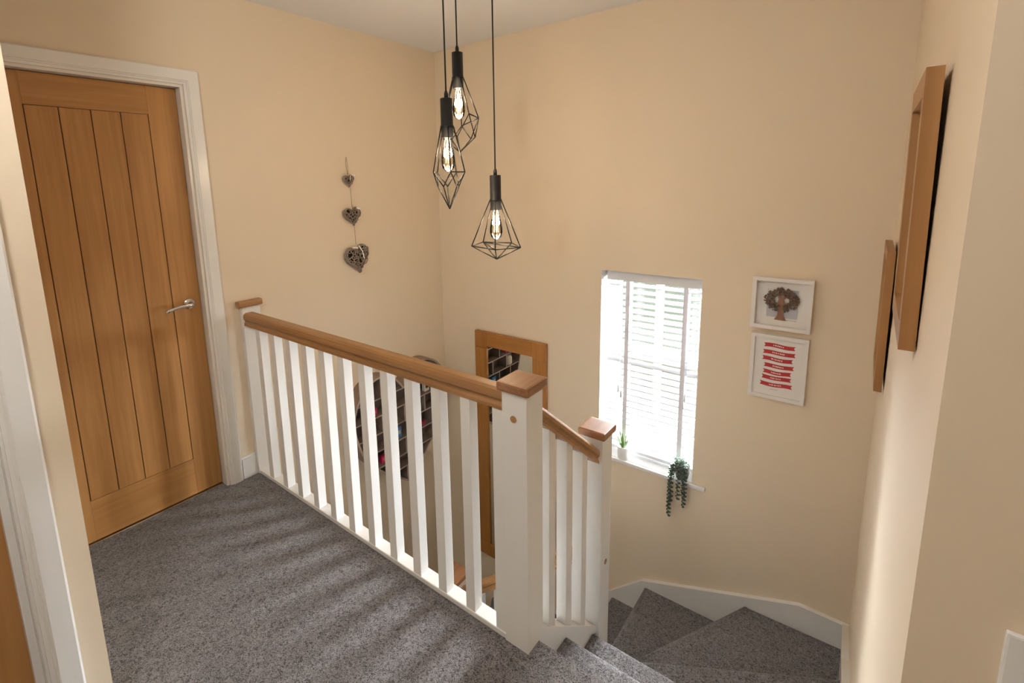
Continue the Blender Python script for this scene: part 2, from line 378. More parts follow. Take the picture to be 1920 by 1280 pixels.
# painted reveals follow the wall (white lining strips)
RV = plain('white_reveal_paint', (0.80, 0.77, 0.72), 0.7)
B(WX0, WX0+0.003, 0.002, 0.150, WZ0, WZ1).build('reveal', RV, wn)
B(WX1-0.003, WX1, 0.002, 0.150, WZ0, WZ1).build('reveal', RV, wn)
B(WX0+0.003, WX1-0.003, 0.002, 0.150, WZ1-0.003, WZ1).build('reveal', RV, wn)

bl = thing('venetian_blind', (1.578, 0.06, WZ0), 'white wooden venetian blind with open slats in the window', 'blind')
bx0, bx1 = WX0+0.016, WX1-0.008
MB().box(bx0, bx1, 0.050, 0.058, 0.945, 1.003, None, 0.002).box(bx0, bx1, 0.058, 0.115, 0.958, 1.003).build('headrail', BLIND, bl)
sl = MB(); ns = 6; half = 0.0245; tilt = math.radians(12)
vs = []
for x in (bx0+0.004, bx1-0.004):
    for k in range(ns+1):
        t = -1+2*k/ns; yy = t*half; cz = 0.0030*(1-t*t)
        for dz in (0.0, 0.0028):
            vs.append((x, 0.086+yy*math.cos(tilt), 0.915+yy*math.sin(tilt)+cz+dz))
n2 = 2*(ns+1); fs = []
for k in range(ns):
    a = 2*k
    fs += [(a, a+2, n2+a+2, n2+a), (a+1, n2+a+1, n2+a+3, a+3), (a, a+1, a+3, a+2), (n2+a, n2+a+2, n2+a+3, n2+a+1)]
fs += [(0, n2, n2+1, 1), (n2-2, n2-1, 2*n2-1, 2*n2-2)]
sl.add(vs, fs); slat = sl.build('slat', BLIND, bl)
NS = 26
for k in range(1, NS): copy_at(slat, (0, 0, -0.0393*k))
B(bx0+0.004, bx1-0.004, 0.062, 0.110, -0.128, -0.108, 0.003).build('bottom_rail', BLIND, bl)
for tx in (1.435, 1.765):
    for ty in (0.0605, 0.1115):
        B(tx-0.0125, tx+0.0125, ty, ty+0.0008, -0.11, 0.955).build('ladder_tape', TAPE, bl)
for tx, z0 in ((1.395, 0.25), (1.413, 0.22), (1.778, 0.245), (1.786, 0.29)):
    t_ = MB().tube([(tx, 0.052, 0.95), (tx, 0.052, z0+0.045)], 0.0012, n=5).build('cord', TAPE, bl)
    MB().lathe([(0.002, z0+0.046), (0.0045, z0+0.035), (0.006, z0+0.005), (0.005, z0)], tx, 0.052, None, 10).build('tassel', TASSEL, t_)

# ------------------------------------------------------------------ staircase
stair = thing('staircase', (1.3, -0.6, G), 'grey carpeted winding staircase descending between beige walls', 'staircase')
NX0, NX1, N2Y0, N2Y1 = 1.670, 1.762, -0.972, -0.880
SX = 1.745
def nline(p, q):           # oriented so that downhill is on the left of p->q
    return Vector(p), Vector(q)
polys = {
 1: ([(SX, -1.46), (XC-0.02, -1.46)], [(XC-0.02, NY[1]), (SX, NY[1])]),
 2: ([(SX, NY[1]-0.022), (XC-0.02, NY[1]-0.022)], [(XC-0.02, NY[2]), (SX, NY[2])]),
 3: ([(SX, NY[2]-0.022), (XC-0.02, NY[2]-0.022)], [(XC-0.02, -0.395), (1.735, -0.915)]),
 4: ([(1.735, -0.935), (XC-0.02, -0.42), (XC-0.02, -0.02)], [(2.165, -0.02), (1.690, -0.880)]),
 5: ([(1.715, -0.900), (2.190, -0.02)], [(1.624, -0.02), (1.620, -0.88)]),
 6: ([(1.645, -0.88), (1.645, -0.02)], [(1.414, -0.02), (1.414, -0.88)]),
}
def tread(parent, back, front, k):
    zt, zb = -RI*k, -RI*(k+1)-0.03
    poly = back+front
    mb = MB(); a, b = Vector(front[0]), Vector(front[1])
    # downhill direction: away from the back edge
    e = (b-a).normalized(); nrm = Vector((-e.y, e.x)); c = Vector((sum(p[0] for p in back)/len(back), sum(p[1] for p in back)/len(back)))
    if (c-a).dot(nrm) > 0: nrm = -nrm
    rr = 0.015
    ai, bi = a-nrm*0.022, b-nrm*0.022
    body = back+[tuple(ai), tuple(bi)]
    mb.prism(body, zb, zt)
    n = 8; base = len(mb.v)
    for p in (a, b):
        mb.v.append((p.x-nrm.x*0.022, p.y-nrm.y*0.022, zt))
        for j in range(n+1):
            t = math.pi/2-math.pi*j/n; q = p+nrm*(math.cos(t)*rr-rr); mb.v.append((q.x, q.y, zt-rr+math.sin(t)*rr))
        mb.v.append((p.x-nrm.x*0.022, p.y-nrm.y*0.022, zt-2*rr))
    L = n+3
    for j in range(L-1): mb.f.append([base+j, base+j+1, base+L+j+1, base+L+j]); mb.m.append(0); mb.sm.append(True)
    mb.f.append([base+j for j in range(L)]); mb.m.append(0); mb.sm.append(False)
    mb.f.append([base+L+j for j in range(L)]); mb.m.append(0); mb.sm.append(False)
    return mb.build('tread', CARPET, parent)
for k in range(1, 7): tread(stair, *polys[k], k)
mx = lambda ps: [(XC-x, y) for x, y in ps]
# lower half mirrors the upper half about the middle of the flight
tread(stair, [(1.436, -0.88), (1.436, -0.02)], [(1.204, -0.02), (1.204, -0.88)], 7)
tread(stair, [(1.226, -0.88), (1.226, -0.02)], [(0.994, -0.02), (0.994, -0.88)], 8)
def low(k, back, front): tread(stair, back, front, k)
low(9, [(1.01, -0.88), (1.01, -0.02), (0.02, -0.02)][:2], [(0.43, -0.02), (0.925, -0.885)])
low(10, [(0.915, -0.90), (0.455, -0.02), (0.02, -0.02)], [(0.02, -0.40), (0.875, -0.905)])
low(11, [(0.875, -0.885), (0.02, -0.375)], [(0.02, NY[2]-0.02), (0.865, NY[2]-0.02)])
low(12, [(0.865, NY[2]), (0.02, NY[2])], [(0.02, NY[1]-0.02), (0.865, NY[1]-0.02)])
low(13, [(0.865, NY[1]), (0.02, NY[1])], [(0.02, NY[0]-0.02), (0.865, NY[0]-0.02)])
# wall strings (white boards against the walls)
def board_y(pts, y0, y1):      # polygon in (x,z)
    return MB().prism(pts, y0, y1, axis='y')
topB = [(0.0, -1.98), (0.20, -1.98), (1.004, -1.455), (1.200, -1.262), (1.410, -1.077), (1.606, -0.899), (2.405, -0.608), (XC, -0.612)]
def strip(top, h0, dz): return [(a, b-h0) for a, b in top]+[(a, b-dz) for a, b in reversed(top)]
board_y(strip(top=topB, h0=0.022, dz=0.42), -0.020, 0.0).build('wall_string', GLOSS, stair)
board_y(strip(topB, 0.0, 0.022), -0.024, 0.0).build('string_moulding', GLOSS, stair)
topC = [(0.0, -0.617), (-0.42, -0.44), (-0.95, -0.14), (-1.30, 0.12), (YD, 0.12)]
MB().prism([(a, b-0.02) for a, b in topC]+[(YD, -0.02), (-1.45, -0.3), (-0.9, -0.75), (-0.3, -1.0), (0, -1.0)], XC-0.020, XC, axis='x').build('wall_string', GLOSS, stair)
MB().prism(strip(topC, 0.0, 0.02), XC-0.026, XC, axis='x').build('string_moulding', GLOSS, stair)
topA = [(0.0, -1.98), (-0.42, -2.16), (-1.30, -2.46), (-1.47, -2.50), (-1.6, -2.50)]
MB().prism([(a, b) for a, b in topA]+[(-1.6, G), (0, G)], 0.0, 0.020, axis='x').build('wall_string', GLOSS, stair)
# outer strings under the balusters
oy = [-1.43, -0.965]
def sz(y): return -0.012-0.8184*(y+1.383)
MB().prism([(-1.424, sz(-1.424)-0.036), (-0.972, sz(-0.972)-0.036), (-0.972, sz(-0.972)-0.34), (-1.424, sz(-1.424)-0.34)], 1.694, 1.742, axis='x').build('outer_string', SATIN, stair)
def lz(x): return -0.935+0.06-0.89*(1.62-x)
MB().prism([(1.67, lz(1.67)-0.036), (0.94, lz(0.94)-0.036), (0.94, lz(0.94)-0.36), (1.67, lz(1.67)-0.36)], -0.948, -0.904, axis='y').build('outer_string', SATIN, stair)
B(1.70, 1.762, -1.424, -0.972, G, -0.60).build('under_stair_panel', PAINT, stair)
B(0.94, 1.67, -0.945, -0.907, G, -1.75).build('under_stair_panel', PAINT, stair)

# ------------------------------------------------------------------ balustrades
def newel(parent, x0, x1, y0, y1, z0, z1, cap=True, ov=0.013, ct=0.031, name='newel_post'):
    n = B(x0, x1, y0, y1, z0, z1, 0.0025).build(name, SATIN, parent)
    if cap: B(x0-ov, x1+ov, y0-ov, y1+ov, z1, z1+ct, 0.008).build('cap', OAKC, n)
    return n
RP = [(-0.030, 0.0), (0.030, 0.0), (0.030, 0.011), (0.0245, 0.019), (0.0245, 0.025), (0.032, 0.036), (0.0325, 0.050), (0.028, 0.060), (0.016, 0.0655), (-0.016, 0.0655), (-0.028, 0.060), (-0.0325, 0.050), (-0.032, 0.036), (-0.0245, 0.025), (-0.0245, 0.019), (-0.030, 0.011)]
def rail(parent, p, q, side, mat, name='handrail'):
    """profile swept from p to q (bottom centre points); side = horizontal unit vector across"""
    p, q, s = Vector(p), Vector(q), Vector(side); n = len(RP); vs = []
    for e in (p, q):
        for a, h in RP: vs.append(tuple(e+s*a+Vector((0, 0, h*1.0))))
    return MB().add(vs, [(k, (k+1) % n, n+(k+1) % n, n+k) for k in range(n)]+[list(range(n))[::-1], list(range(n, 2*n))]).build(name, mat, parent)
N1Y0, N1Y1 = -1.5165, -1.4245
lb = thing('landing_balustrade', (0.85, -1.487, 0), 'white landing balustrade with level oak handrail', 'balustrade')
n1 = newel(lb, NX0, NX1, N1Y0, N1Y1, -0.30, 0.8975)
def plug_y(parent, x, y, z, r=0.0115):
    mb = MB(); n = 20
    vs = [(x+r*math.cos(2*math.pi*k/n), y-0.0015, z+r*math.sin(2*math.pi*k/n)) for k in range(n)]+[(x+r*math.cos(2*math.pi*k/n), y+0.004, z+r*math.sin(2*math.pi*k/n)) for k in range(n)]
    mb.add(vs, [list(range(n))[::-1]]+[(k, (k+1) % n, n+(k+1) % n, n+k) for k in range(n)]+[list(range(n, 2*n))])
    return mb.build('plug', OAKR['x'], parent)
plug_y(n1, 1.714, N1Y0, 0.812)
hn = B(0.0, 0.030, N1Y0-0.002, N1Y1, 0.0, 0.925, 0.002).build('half_newel', SATIN, lb)
B(-0.0, 0.043, N1Y0-0.022, N1Y1+0.012, 0.925, 0.957, 0.007).build('cap', OAKR['y'], hn)
rail(lb, (0.030, -1.4855, 0.829), (NX0, -1.4855, 0.829), (0, 1, 0), OAKR['x'])
B(0.030, NX0, -1.5145, -1.461, 0.0, 0.020, 0.003).build('base_rail', SATIN, lb)
bal = B(0.130, 0.171, -1.511, -1.470, 0.019, 0.832, 0.0015).build('baluster', SATIN, lb)
for k in range(1, 11): copy_at(bal, (0.1362*k, 0, 0))
copy_at(bal, (1.497, 0, 0))
struct(B(0.0, 1.69, -1.470, -1.452, -0.29, -0.001).build('trim_1', SATIN), 'white fascia board on the landing edge', 'fascia')

sb = thing('stair_balustrade', (1.716, -1.2, -0.5), 'short white balustrade sloping down the upper stair flight', 'balustrade')
n2_ = newel(sb, NX0, NX1, N2Y0, N2Y1, -1.52, 0.512)
def plug_x(parent, x, y, z, r=0.0115):
    return lathe_x(MB(), [(r, -0.004), (r, 0.0015)], x, y, z, 20).build('plug', OAKR['y'], parent)
plug_x(n2_, NX1, -0.922, -0.064)
rail(sb, (1.7185, N1Y1, 0.775), (1.7185, N2Y0, 0.775-0.8184*(N2Y0-N1Y1)), (1, 0, 0), OAKR['y'])
def sloped(name, x0, x1, y0, y1, zf, t, mat, parent):
    return MB().prism([(y0, zf(y0)), (y1, zf(y1)), (y1, zf(y1)-t), (y0, zf(y0)-t)], x0, x1, axis='x').build(name, mat, parent)
sloped('string_capping', 1.690, 1.748, N1Y1, N2Y0, sz, 0.037, SATIN, sb)
zr = lambda y: 0.775-0.8184*(y-N1Y1)
for k in range(3):
    y0 = -1.350+0.1235*k; y1 = y0+0.041
    vs = MB().prism([(y0, sz(y0)-0.004), (y1, sz(y1)-0.004), (y1, zr(y1)+0.004), (y0, zr(y0)+0.004)], 1.7, 1.741, axis='x').build('baluster', SATIN, sb)
lo = thing('lower_balustrade', (1.3, -0.925, -1.5), 'lower stair balustrade glimpsed through the landing balusters', 'balustrade')
LRX = lambda x: -0.563-0.85*(1.108-x)
n3_ = newel(lo, 0.848, 0.940, N2Y0, N2Y1, G, -0.600)
rail(lo, (NX0, -0.925, LRX(NX0)), (0.940, -0.925, LRX(0.940)), (0, 1, 0), OAKR['x'])
MB().prism([(1.67, lz(1.67)), (0.94, lz(0.94)), (0.94, lz(0.94)-0.037), (1.67, lz(1.67)-0.037)], -0.955, -0.897, axis='y').build('string_capping', SATIN, lo)
for k in range(5):
    x1 = 1.600-0.128*k; x0 = x1-0.041
    MB().prism([(x0, lz(x0)-0.004), (x1, lz(x1)-0.004), (x1, LRX(x1)+0.004), (x0, LRX(x0)+0.004)], -0.945, -0.904, axis='y').build('baluster', SATIN, lo)

# ------------------------------------------------------------------ pendant lights
def cage_pendant(loc_top, R_eq, z_eq, z_mid, r_mid, z_apex, rot, n, label, tiltv=0.0, star=False):
    cx, cy, zt = loc_top
    t = thing('pendant_light', (cx, cy, zt-0.3), label, 'pendant light', 'black wire cage pendants')
    MB().tube([(cx, cy, H-0.02), (cx, cy, zt+0.02)], 0.0032, n=8).build('cord', CORD, t)
    MB().lathe([(0.0045, zt+0.028), (0.008, zt+0.018), (0.0085, zt)], cx, cy, None, 14).build('cord_grip', BLACK, t)
    MB().lathe([(0.020, zt), (0.0248, zt-0.002), (0.0250, zt-0.105), (0.0275, zt-0.107), (0.0275, zt-0.115), (0.0250, zt-0.117), (0.0245, zt-0.155), (0.018, zt-0.156)], cx, cy, None, 28).build('lamp_holder', BLACK, t)
    zc = zt-0.112; r = 0.0026
    cg = MB(); eq = []; md = []
    for k in range(n):
        a = rot+2*math.pi*k/n; eq.append(Vector((cx+R_eq*math.cos(a), cy+R_eq*math.sin(a), zc-z_eq+tiltv*math.cos(a))))
        a2 = a+math.pi/n; md.append(Vector((cx+r_mid*math.cos(a2), cy+r_mid*math.sin(a2), zc-z_mid)))
    ap = Vector((cx, cy, zc-z_apex))
    for k in range(n):
        a = rot+2*math.pi*k/n; top = Vector((cx+0.027*math.cos(a), cy+0.027*math.sin(a), zc))
        cg.tube([top, eq[k]], r, n=6); cg.tube([eq[k], ap], r, n=6) if star else None
        if star:
            cg.tube([eq[k], eq[(k+1) % n]], r, n=6)
            if k in (0, 2): cg.tube([eq[k], eq[(k+2) % n]], r, n=6)
        else:
            cg.tube([eq[k], md[k]], r, n=6); cg.tube([md[k], eq[(k+1) % n]], r, n=6); cg.tube([md[k], ap], r, n=6)
            cg.tube([eq[k], eq[(k+1) % n]], r, n=6) if k % 2 == 0 else None
    bm_ = bmesh.new(); bm_.free()
    cg.build('wire_cage', BLACK, t)
    zb = zt-0.150
    b_ = MB().lathe([(0.013, zb), (0.014, zb-0.02), (0.022, zb-0.05), (0.0285, zb-0.085), (0.029, zb-0.105), (0.024, zb-0.125), (0.012, zb-0.138), (0.002, zb-0.141)], cx, cy, None, 24).build('bulb', BULB, t)
    fm = MB()
    for k in range(6):
        a = k*math.pi/3; a2 = a+0.25
        fm.tube([(cx+0.006*math.cos(a), cy+0.006*math.sin(a), zb-0.028), (cx+0.0105*math.cos(a2), cy+0.0105*math.sin(a2), zb-0.105)], 0.00085, n=5)
    fm.build('filament', FIL, b_)
    MB().tube([(cx, cy, zb-0.002), (cx, cy, zb-0.035)], 0.0035, n=8).build('glass_stem', WHITE, b_)
    l = bpy.data.lights.new('bulb_light', 'POINT'); l.energy = 2.9; l.color = (1.0, 0.83, 0.62); l.shadow_soft_size = 0.028
    lo_ = bpy.data.objects.new('bulb_light', l); COL.objects.link(lo_); lo_.parent = b_; lo_.location = (0, 0, zb-0.07-(zt-0.3))
    return t
cage_pendant((1.1365, -1.1373, 1.8656), 0.068, 0.180, 0.238, 0.046, 0.330, 0.55, 5, 'slim black diamond cage pendant with lit bulb, lower of the left pair')
cage_pendant((1.1843, -0.8819, 1.561), 0.116, 0.205, 0.205, 0.05, 0.268, 0.28, 5, 'widest black wire cage pendant, hanging lowest and apart at right', -0.006, True)
cage_pendant((0.9956, -0.8991, 2.107), 0.092, 0.185, 0.262, 0.078, 0.325, 0.9, 5, 'highest black wire cage pendant, partly behind the slim one', 0.022)
cr = thing('ceiling_rose', (1.105, -0.973, H-0.025), 'round black ceiling plate carrying the three pendant cords', 'ceiling rose')
MB().lathe([(0.15, H), (0.17, H-0.004), (0.17, H-0.022), (0.165, H-0.026)], 1.105, -0.973, None, 40).build('plate', BLACK, cr)
fl_ = thing('ceiling_lamp', (1.58, -2.88, H-0.06), 'round lit ceiling lamp over the landing behind the viewer', 'ceiling lamp')
MB().lathe([(0.13, H), (0.13, H-0.02), (0.12, H-0.024)], 1.58, -2.88, None, 32).build('lamp_base', WHITE, fl_)
MB().lathe([(0.03, H-0.024), (0.03, H-0.05), (0.09, H-0.07), (0.125, H-0.12), (0.13, H-0.16), (0.11, H-0.21), (0.06, H-0.245), (0.01, H-0.252)], 1.58, -2.88, None, 32).build('diffuser', LAMPD, fl_)

# ------------------------------------------------------------------ hanging wicker hearts
def heart_pt(t, s):
    x = 16*math.sin(t)**3/16.0; z = (13*math.cos(t)-5*math.cos(2*t)-2*math.cos(3*t)-math.cos(4*t))/16.0
    return x*s, z*s
def in_heart(u, v, s):
    poly = [heart_pt(2*math.pi*k/60, s) for k in range(60)]; c = False; j = 59
    for i in range(60):
        if (poly[i][1] > v) != (poly[j][1] > v) and u < (poly[j][0]-poly[i][0])*(v-poly[i][1])/(poly[j][1]-poly[i][1])+poly[i][0]: c = not c
        j = i
    return c
hg = thing('hanging_heart_garland', (0.03, -0.79, 0.95), 'three grey wicker hearts of growing size hung on twine', 'wall decoration')
from mathutils.geometry import delaunay_2d_cdt
def wicker(cy, cz, w, h, rodr, npts, seed, roll_):
    rg = random.Random(seed); cx = 0.034; dep = 0.26*w; c_, s_n = math.cos(roll_), math.sin(roll_)
    def pos(u, v, lift):
        q = max(0.0, 1-(u*u*0.85+(v-0.05)**2*0.75))
        return (cx-0.014+dep*math.sqrt(q)*0.62+lift, cy+(u*c_-v*s_n)*w/2, cz+(u*s_n+v*c_)*h/2)
    mb = MB()
    for e in range(3):
        pts = []
        for k in range(44):
            a, b = heart_pt(2*math.pi*k/44, 0.97-0.035*e); pts.append((cx-0.018+0.045*e*w+rg.uniform(-.001, .001), cy+(a*c_-b*s_n)*w/2, cz+(a*s_n+b*c_)*h/2))
        mb.tube(pts, rodr*1.1, n=5, closed=True)
    for layer in range(2):
        P = []
        while len(P) < npts:
            u, v = rg.uniform(-1, 1), rg.uniform(-1.05, .8)
            if in_heart(u, v, 0.9) and all((u-a)**2+(v-b)**2 > 0.5/npts*1.2 for a, b in P): P.append((u, v))
            elif rg.random() < 0.002: break
        ring = [heart_pt(2*math.pi*k/26, 1.06) for k in range(26)]
        vs, ed, fc, _, _, _ = delaunay_2d_cdt([Vector(p) for p in P+ring], [], [], 0, 1e-6)
        cen = [sum((vs[i] for i in f), Vector((0, 0)))/len(f) for f in fc]; own = {}
        for fi, f in enumerate(fc):
            for i in range(len(f)):
                own.setdefault(tuple(sorted((f[i], f[(i+1) % len(f)]))), []).append(fi)
        for e, fl in own.items():
            if len(fl) != 2: continue
            A, C2 = cen[fl[0]], cen[fl[1]]
            if not (in_heart(A.x, A.y, 1.0) and in_heart(C2.x, C2.y, 1.0)): continue
            m = (A+C2)/2+Vector((rg.uniform(-.04, .04), rg.uniform(-.04, .04)))
            mb.tube([pos(*p, -layer*dep*0.28) for p in (A, m, C2)], rodr*rg.uniform(.8, 1.15), n=5)
    o = mb.build('wicker_heart', WICK, hg)
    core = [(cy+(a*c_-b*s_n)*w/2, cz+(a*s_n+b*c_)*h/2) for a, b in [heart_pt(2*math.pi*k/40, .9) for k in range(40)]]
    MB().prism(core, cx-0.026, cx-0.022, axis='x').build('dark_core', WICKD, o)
    return o
wicker(-0.803, 1.560, 0.074, 0.082, 0.0021, 9, 1, 0.06)
wicker(-0.793, 1.350, 0.124, 0.126, 0.0026, 15, 2, 0.10)
wicker(-0.778, 1.088, 0.180, 0.195, 0.0032, 22, 3, 0.16)
MB().tube([(0.012, -0.806, 1.700), (0.014, -0.813, 1.66), (0.016, -0.806, 1.595)], 0.0012, n=5).tube([(0.012, -0.806, 1.700), (0.014, -0.800, 1.66), (0.016, -0.802, 1.595)], 0.0012, n=5).build('twine', TWINE, hg)
MB().tube([(0.022, -0.797, 1.515), (0.024, -0.795, 1.395)], 0.0013, n=5).build('twine', TWINE, hg)
MB().tube([(0.024, -0.788, 1.287), (0.026, -0.786, 1.17)], 0.0014, n=5).build('twine', TWINE, hg)
def ribbon(pts, wd):
    mb = MB(); P = [Vector(p) for p in pts]
    for i in range(len(P)-1):
        d = (P[i+1]-P[i]).normalized(); s = Vector((1, 0, 0)).cross(d).normalized()*wd/2; x = Vector((0.0012, 0, 0))
        a, b = P[i], P[i+1]
        mb.add([a-s, a+s, b+s, b-s, a-s+x, a+s+x, b+s+x, b-s+x], [(0, 1, 2, 3), (4, 7, 6, 5), (0, 4, 5, 1), (1, 5, 6, 2), (2, 6, 7, 3), (3, 7, 4, 0)])
    return mb.build('ribbon', RIBBON, hg)
ribbon([(0.050, -0.810, 1.588), (0.053, -0.818, 1.560)], 0.005)
ribbon([(0.048, -0.797, 1.592), (0.048, -0.776, 1.590)], 0.007)
ribbon([(0.058, -0.788, 1.396), (0.058, -0.762, 1.388)], 0.010)
ribbon([(0.058, -0.836, 1.158), (0.058, -0.797, 1.152)], 0.010)
ribbon([(0.052, -0.786, 1.165), (0.076, -0.778, 1.130), (0.080, -0.772, 1.085)], 0.006)

# ------------------------------------------------------------------ heart shelf
hs = thing('heart_shelf', (0.0, -0.525, -0.54), 'brown heart shaped cubbyhole shelf on the wall behind the balusters', 'shelf')
half_pts = [(0.0, -0.545), (0.12, -0.455), (0.235, -0.355), (0.345, -0.227), (0.40, -0.09), (0.424, 0.05), (0.385, 0.18), (0.30, 0.272), (0.19, 0.303), (0.09, 0.268), (0.025, 0.20), (0.0, 0.165)]
def catmull(P, n=6):
    out = []
    for i in range(len(P)-1):
        p0 = P[max(i-1, 0)]; p1 = P[i]; p2 = P[i+1]; p3 = P[min(i+2, len(P)-1)]
        for k in range(n):
            t = k/n
            out.append(tuple(0.5*((2*p1[c])+(-p0[c]+p2[c])*t+(2*p0[c]-5*p1[c]+4*p2[c]-p3[c])*t*t+(-p0[c]+3*p1[c]-3*p2[c]+p3[c])*t**3) for c in (0, 1)))
    out.append(P[-1]); return out
hp = catmull(half_pts)
outl = [(-0.525+a, b) for a, b in hp]+[(-0.525-a, b) for a, b in reversed(hp[1:-1])]
def inset(poly, d):
    n = len(poly); out = []
    ar = sum(poly[i][0]*poly[(i+1) % n][1]-poly[(i+1) % n][0]*poly[i][1] for i in range(n)); sg = 1 if ar > 0 else -1
    for i in range(n):
        a = Vector(poly[i-1]); b = Vector(poly[i]); c = Vector(poly[(i+1) % n])
        t = (c-a).normalized(); nn = Vector((-t.y, t.x))*sg; out.append(tuple(b+nn*d))
    return out
inn = inset(outl, 0.013); DP = 0.10
nP = len(outl); rim = MB(); vs = []
for poly in (outl, inn):
    for x in (0.001, DP): vs += [(x, a, b) for a, b in poly]
fs = []; ms_ = []
for i in range(nP):
    j = (i+1) % nP
    fs += [(i, j, nP+j, nP+i), (2*nP+i, 3*nP+i, 3*nP+j, 2*nP+j), (nP+i, nP+j, 3*nP+j, 3*nP+i)]
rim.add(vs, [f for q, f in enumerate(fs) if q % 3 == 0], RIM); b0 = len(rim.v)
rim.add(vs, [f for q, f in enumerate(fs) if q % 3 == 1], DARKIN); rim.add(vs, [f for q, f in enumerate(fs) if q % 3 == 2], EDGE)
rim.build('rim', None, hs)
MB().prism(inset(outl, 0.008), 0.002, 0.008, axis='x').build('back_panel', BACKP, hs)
def span_h(z):
    ys = []
    for i in range(nP):
        (a, b), (c, d) = inn[i], inn[(i+1) % nP]
        if (b > z) != (d > z): ys.append(a+(c-a)*(z-b)/(d-b))
    return sorted(ys)
def span_v(y):
    zs = []
    for i in range(nP):
        (b, a), (d, c) = inn[i], inn[(i+1) % nP]
        if (b > y) != (d > y): zs.append(a+(c-a)*(y-b)/(d-b))
    return sorted(zs)
def board(name, y0, y1, z0, z1):
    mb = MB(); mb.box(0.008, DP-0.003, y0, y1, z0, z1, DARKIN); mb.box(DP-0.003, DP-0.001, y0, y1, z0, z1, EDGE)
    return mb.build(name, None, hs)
levels = [0.155, 0.035, -0.085, -0.205, -0.325, -0.42]
for z in levels:
    ys = span_h(z)
    for a, b in zip(ys[::2], ys[1::2]):
        if b-a > 0.03: board('shelf_board', a, b, z-0.004, z+0.004)
cells = [levels[0], levels[1], levels[2], levels[3], levels[4], levels[5]]
ylists = [[-0.72, -0.525, -0.33], [-0.82, -0.62, -0.43, -0.24], [-0.72, -0.525, -0.33, -0.17], [-0.78, -0.62, -0.43, -0.26], [-0.66, -0.525, -0.39], [-0.60, -0.45], [-0.525]]
bounds = [0.35]+levels+[-0.6]
for r_, ys in enumerate(ylists):
    for y in ys:
        zs = span_v(y)
        lo_z, hi_z = bounds[r_+1]+0.004, bounds[r_]-0.004
        lo_z = max(lo_z, min(zs)+0.002); hi_z = min(hi_z, max(zs)-0.002)
        if hi_z-lo_z > 0.03: board('divider', y-0.004, y+0.004, lo_z, hi_z)
# trinkets in the cubbyholes
def jar(y, z, r, h, mat, label, lid=None):
    t = thing('jar', (0.06, y, z), label, 'ornament')
    MB().lathe([(r*0.8, z), (r, z+h*0.15), (r, z+h*0.75), (r*0.75, z+h*0.9), (r*0.8, z+h)], 0.06, y, None, 16).build('body', mat, t)
    if lid: MB().lathe([(r*0.85, z+h), (r*0.85, z+h*1.12), (r*0.3, z+h*1.2)], 0.06, y, None, 16).build('lid', lid, t)
def card(y, z, wd, h, mat, label, name='ornament_box', cat='box', d=0.03, band=None):
    t = thing(name, (0.06, y, z), label, cat)
    B(0.06-d/2, 0.06+d/2, y-wd/2, y+wd/2, z, z+h, 0.003).build('body', mat, t)
    if band: B(0.06+d/2, 0.06+d/2+0.001, y-wd*0.3, y+wd*0.3, z+h*0.35, z+h*0.7).build('front_label', band, t)
M_R = plain('crimson_trinket', (0.45, 0.015, 0.06), 0.4); M_P = plain('pink_trinket', (0.65, 0.10, 0.22), 0.5); M_B = plain('blue_trinket', (0.07, 0.19, 0.36), 0.4)
M_C = plain('cream_trinket', (0.66, 0.60, 0.50), 0.5); M_T = plain('teal_trinket', (0.06, 0.16, 0.15), 0.45); M_GR = plain('grey_green_trinket', (0.33, 0.37, 0.37), 0.5); M_K = plain('dark_trinket', (0.03, 0.03, 0.035), 0.5)
jar(-0.80, -0.081, 0.036, 0.085, M_C, 'cream rounded jar in an upper left cubbyhole of the heart shelf')
card(-0.765, 0.039, 0.05, 0.05, M_R, 'red box in the left side of the heart shelf', band=M_P)
card(-0.57, -0.201, 0.055, 0.075, M_B, 'blue box with pale label in the centre of the heart shelf', band=M_GR)
card(-0.70, -0.321, 0.06, 0.05, M_R, 'crimson and pink box low in the heart shelf', band=M_P)
jar(-0.66, -0.416, 0.022, 0.04, M_C, 'small white pot at the bottom left of the heart shelf')
jar(-0.375, -0.081, 0.032, 0.07, M_T, 'dark teal jar in a right hand cubbyhole of the heart shelf', M_T)
card(-0.35, -0.201, 0.07, 0.022, M_R, 'flat red tin in a right hand cubbyhole of the heart shelf')
jar(-0.17, 0.039, 0.036, 0.085, M_GR, 'pale grey mug standing in the right lobe of the heart shelf')
card(-0.28, 0.039, 0.045, 0.07, M_C, 'cream card box in the right lobe of the heart shelf', band=M_K)

# ------------------------------------------------------------------ mirror
mr = thing('wall_mirror', (0.632, 0.0, -1.31), 'tall oak framed mirror hanging on the window wall', 'mirror')
mx0, mx1, mz0, mz1, fw_ = 0.334, 0.930, -1.315, 0.482, 0.104
for (a, b) in ((mx0, mx0+fw_), (mx1-fw_, mx1)):
    B(a, b, -0.030, -0.004, mz0+fw_+0.018, mz1-fw_-0.018, 0.0015).build('stile', OAKM['z'], mr)
    B(a, b, -0.030, -0.004, mz1-fw_-0.0165, mz1, 0.0015).build('corner_block', OAKM['z'], mr)
    B(a, b, -0.030, -0.004, mz0, mz0+fw_+0.0165, 0.0015).build('corner_block', OAKM['z'], mr)
for (c, d) in ((mz0, mz0+fw_), (mz1-fw_, mz1)):
    B(mx0+fw_+0.0012, mx1-fw_-0.0012, -0.030, -0.004, c, d, 0.0015).build('rail', OAKM['x'], mr)
B(mx0+fw_-0.01, mx1-fw_+0.01, -0.020, -0.014, mz0+fw_-0.01, mz1-fw_+0.01).build('mirror_glass', MIRROR, mr)

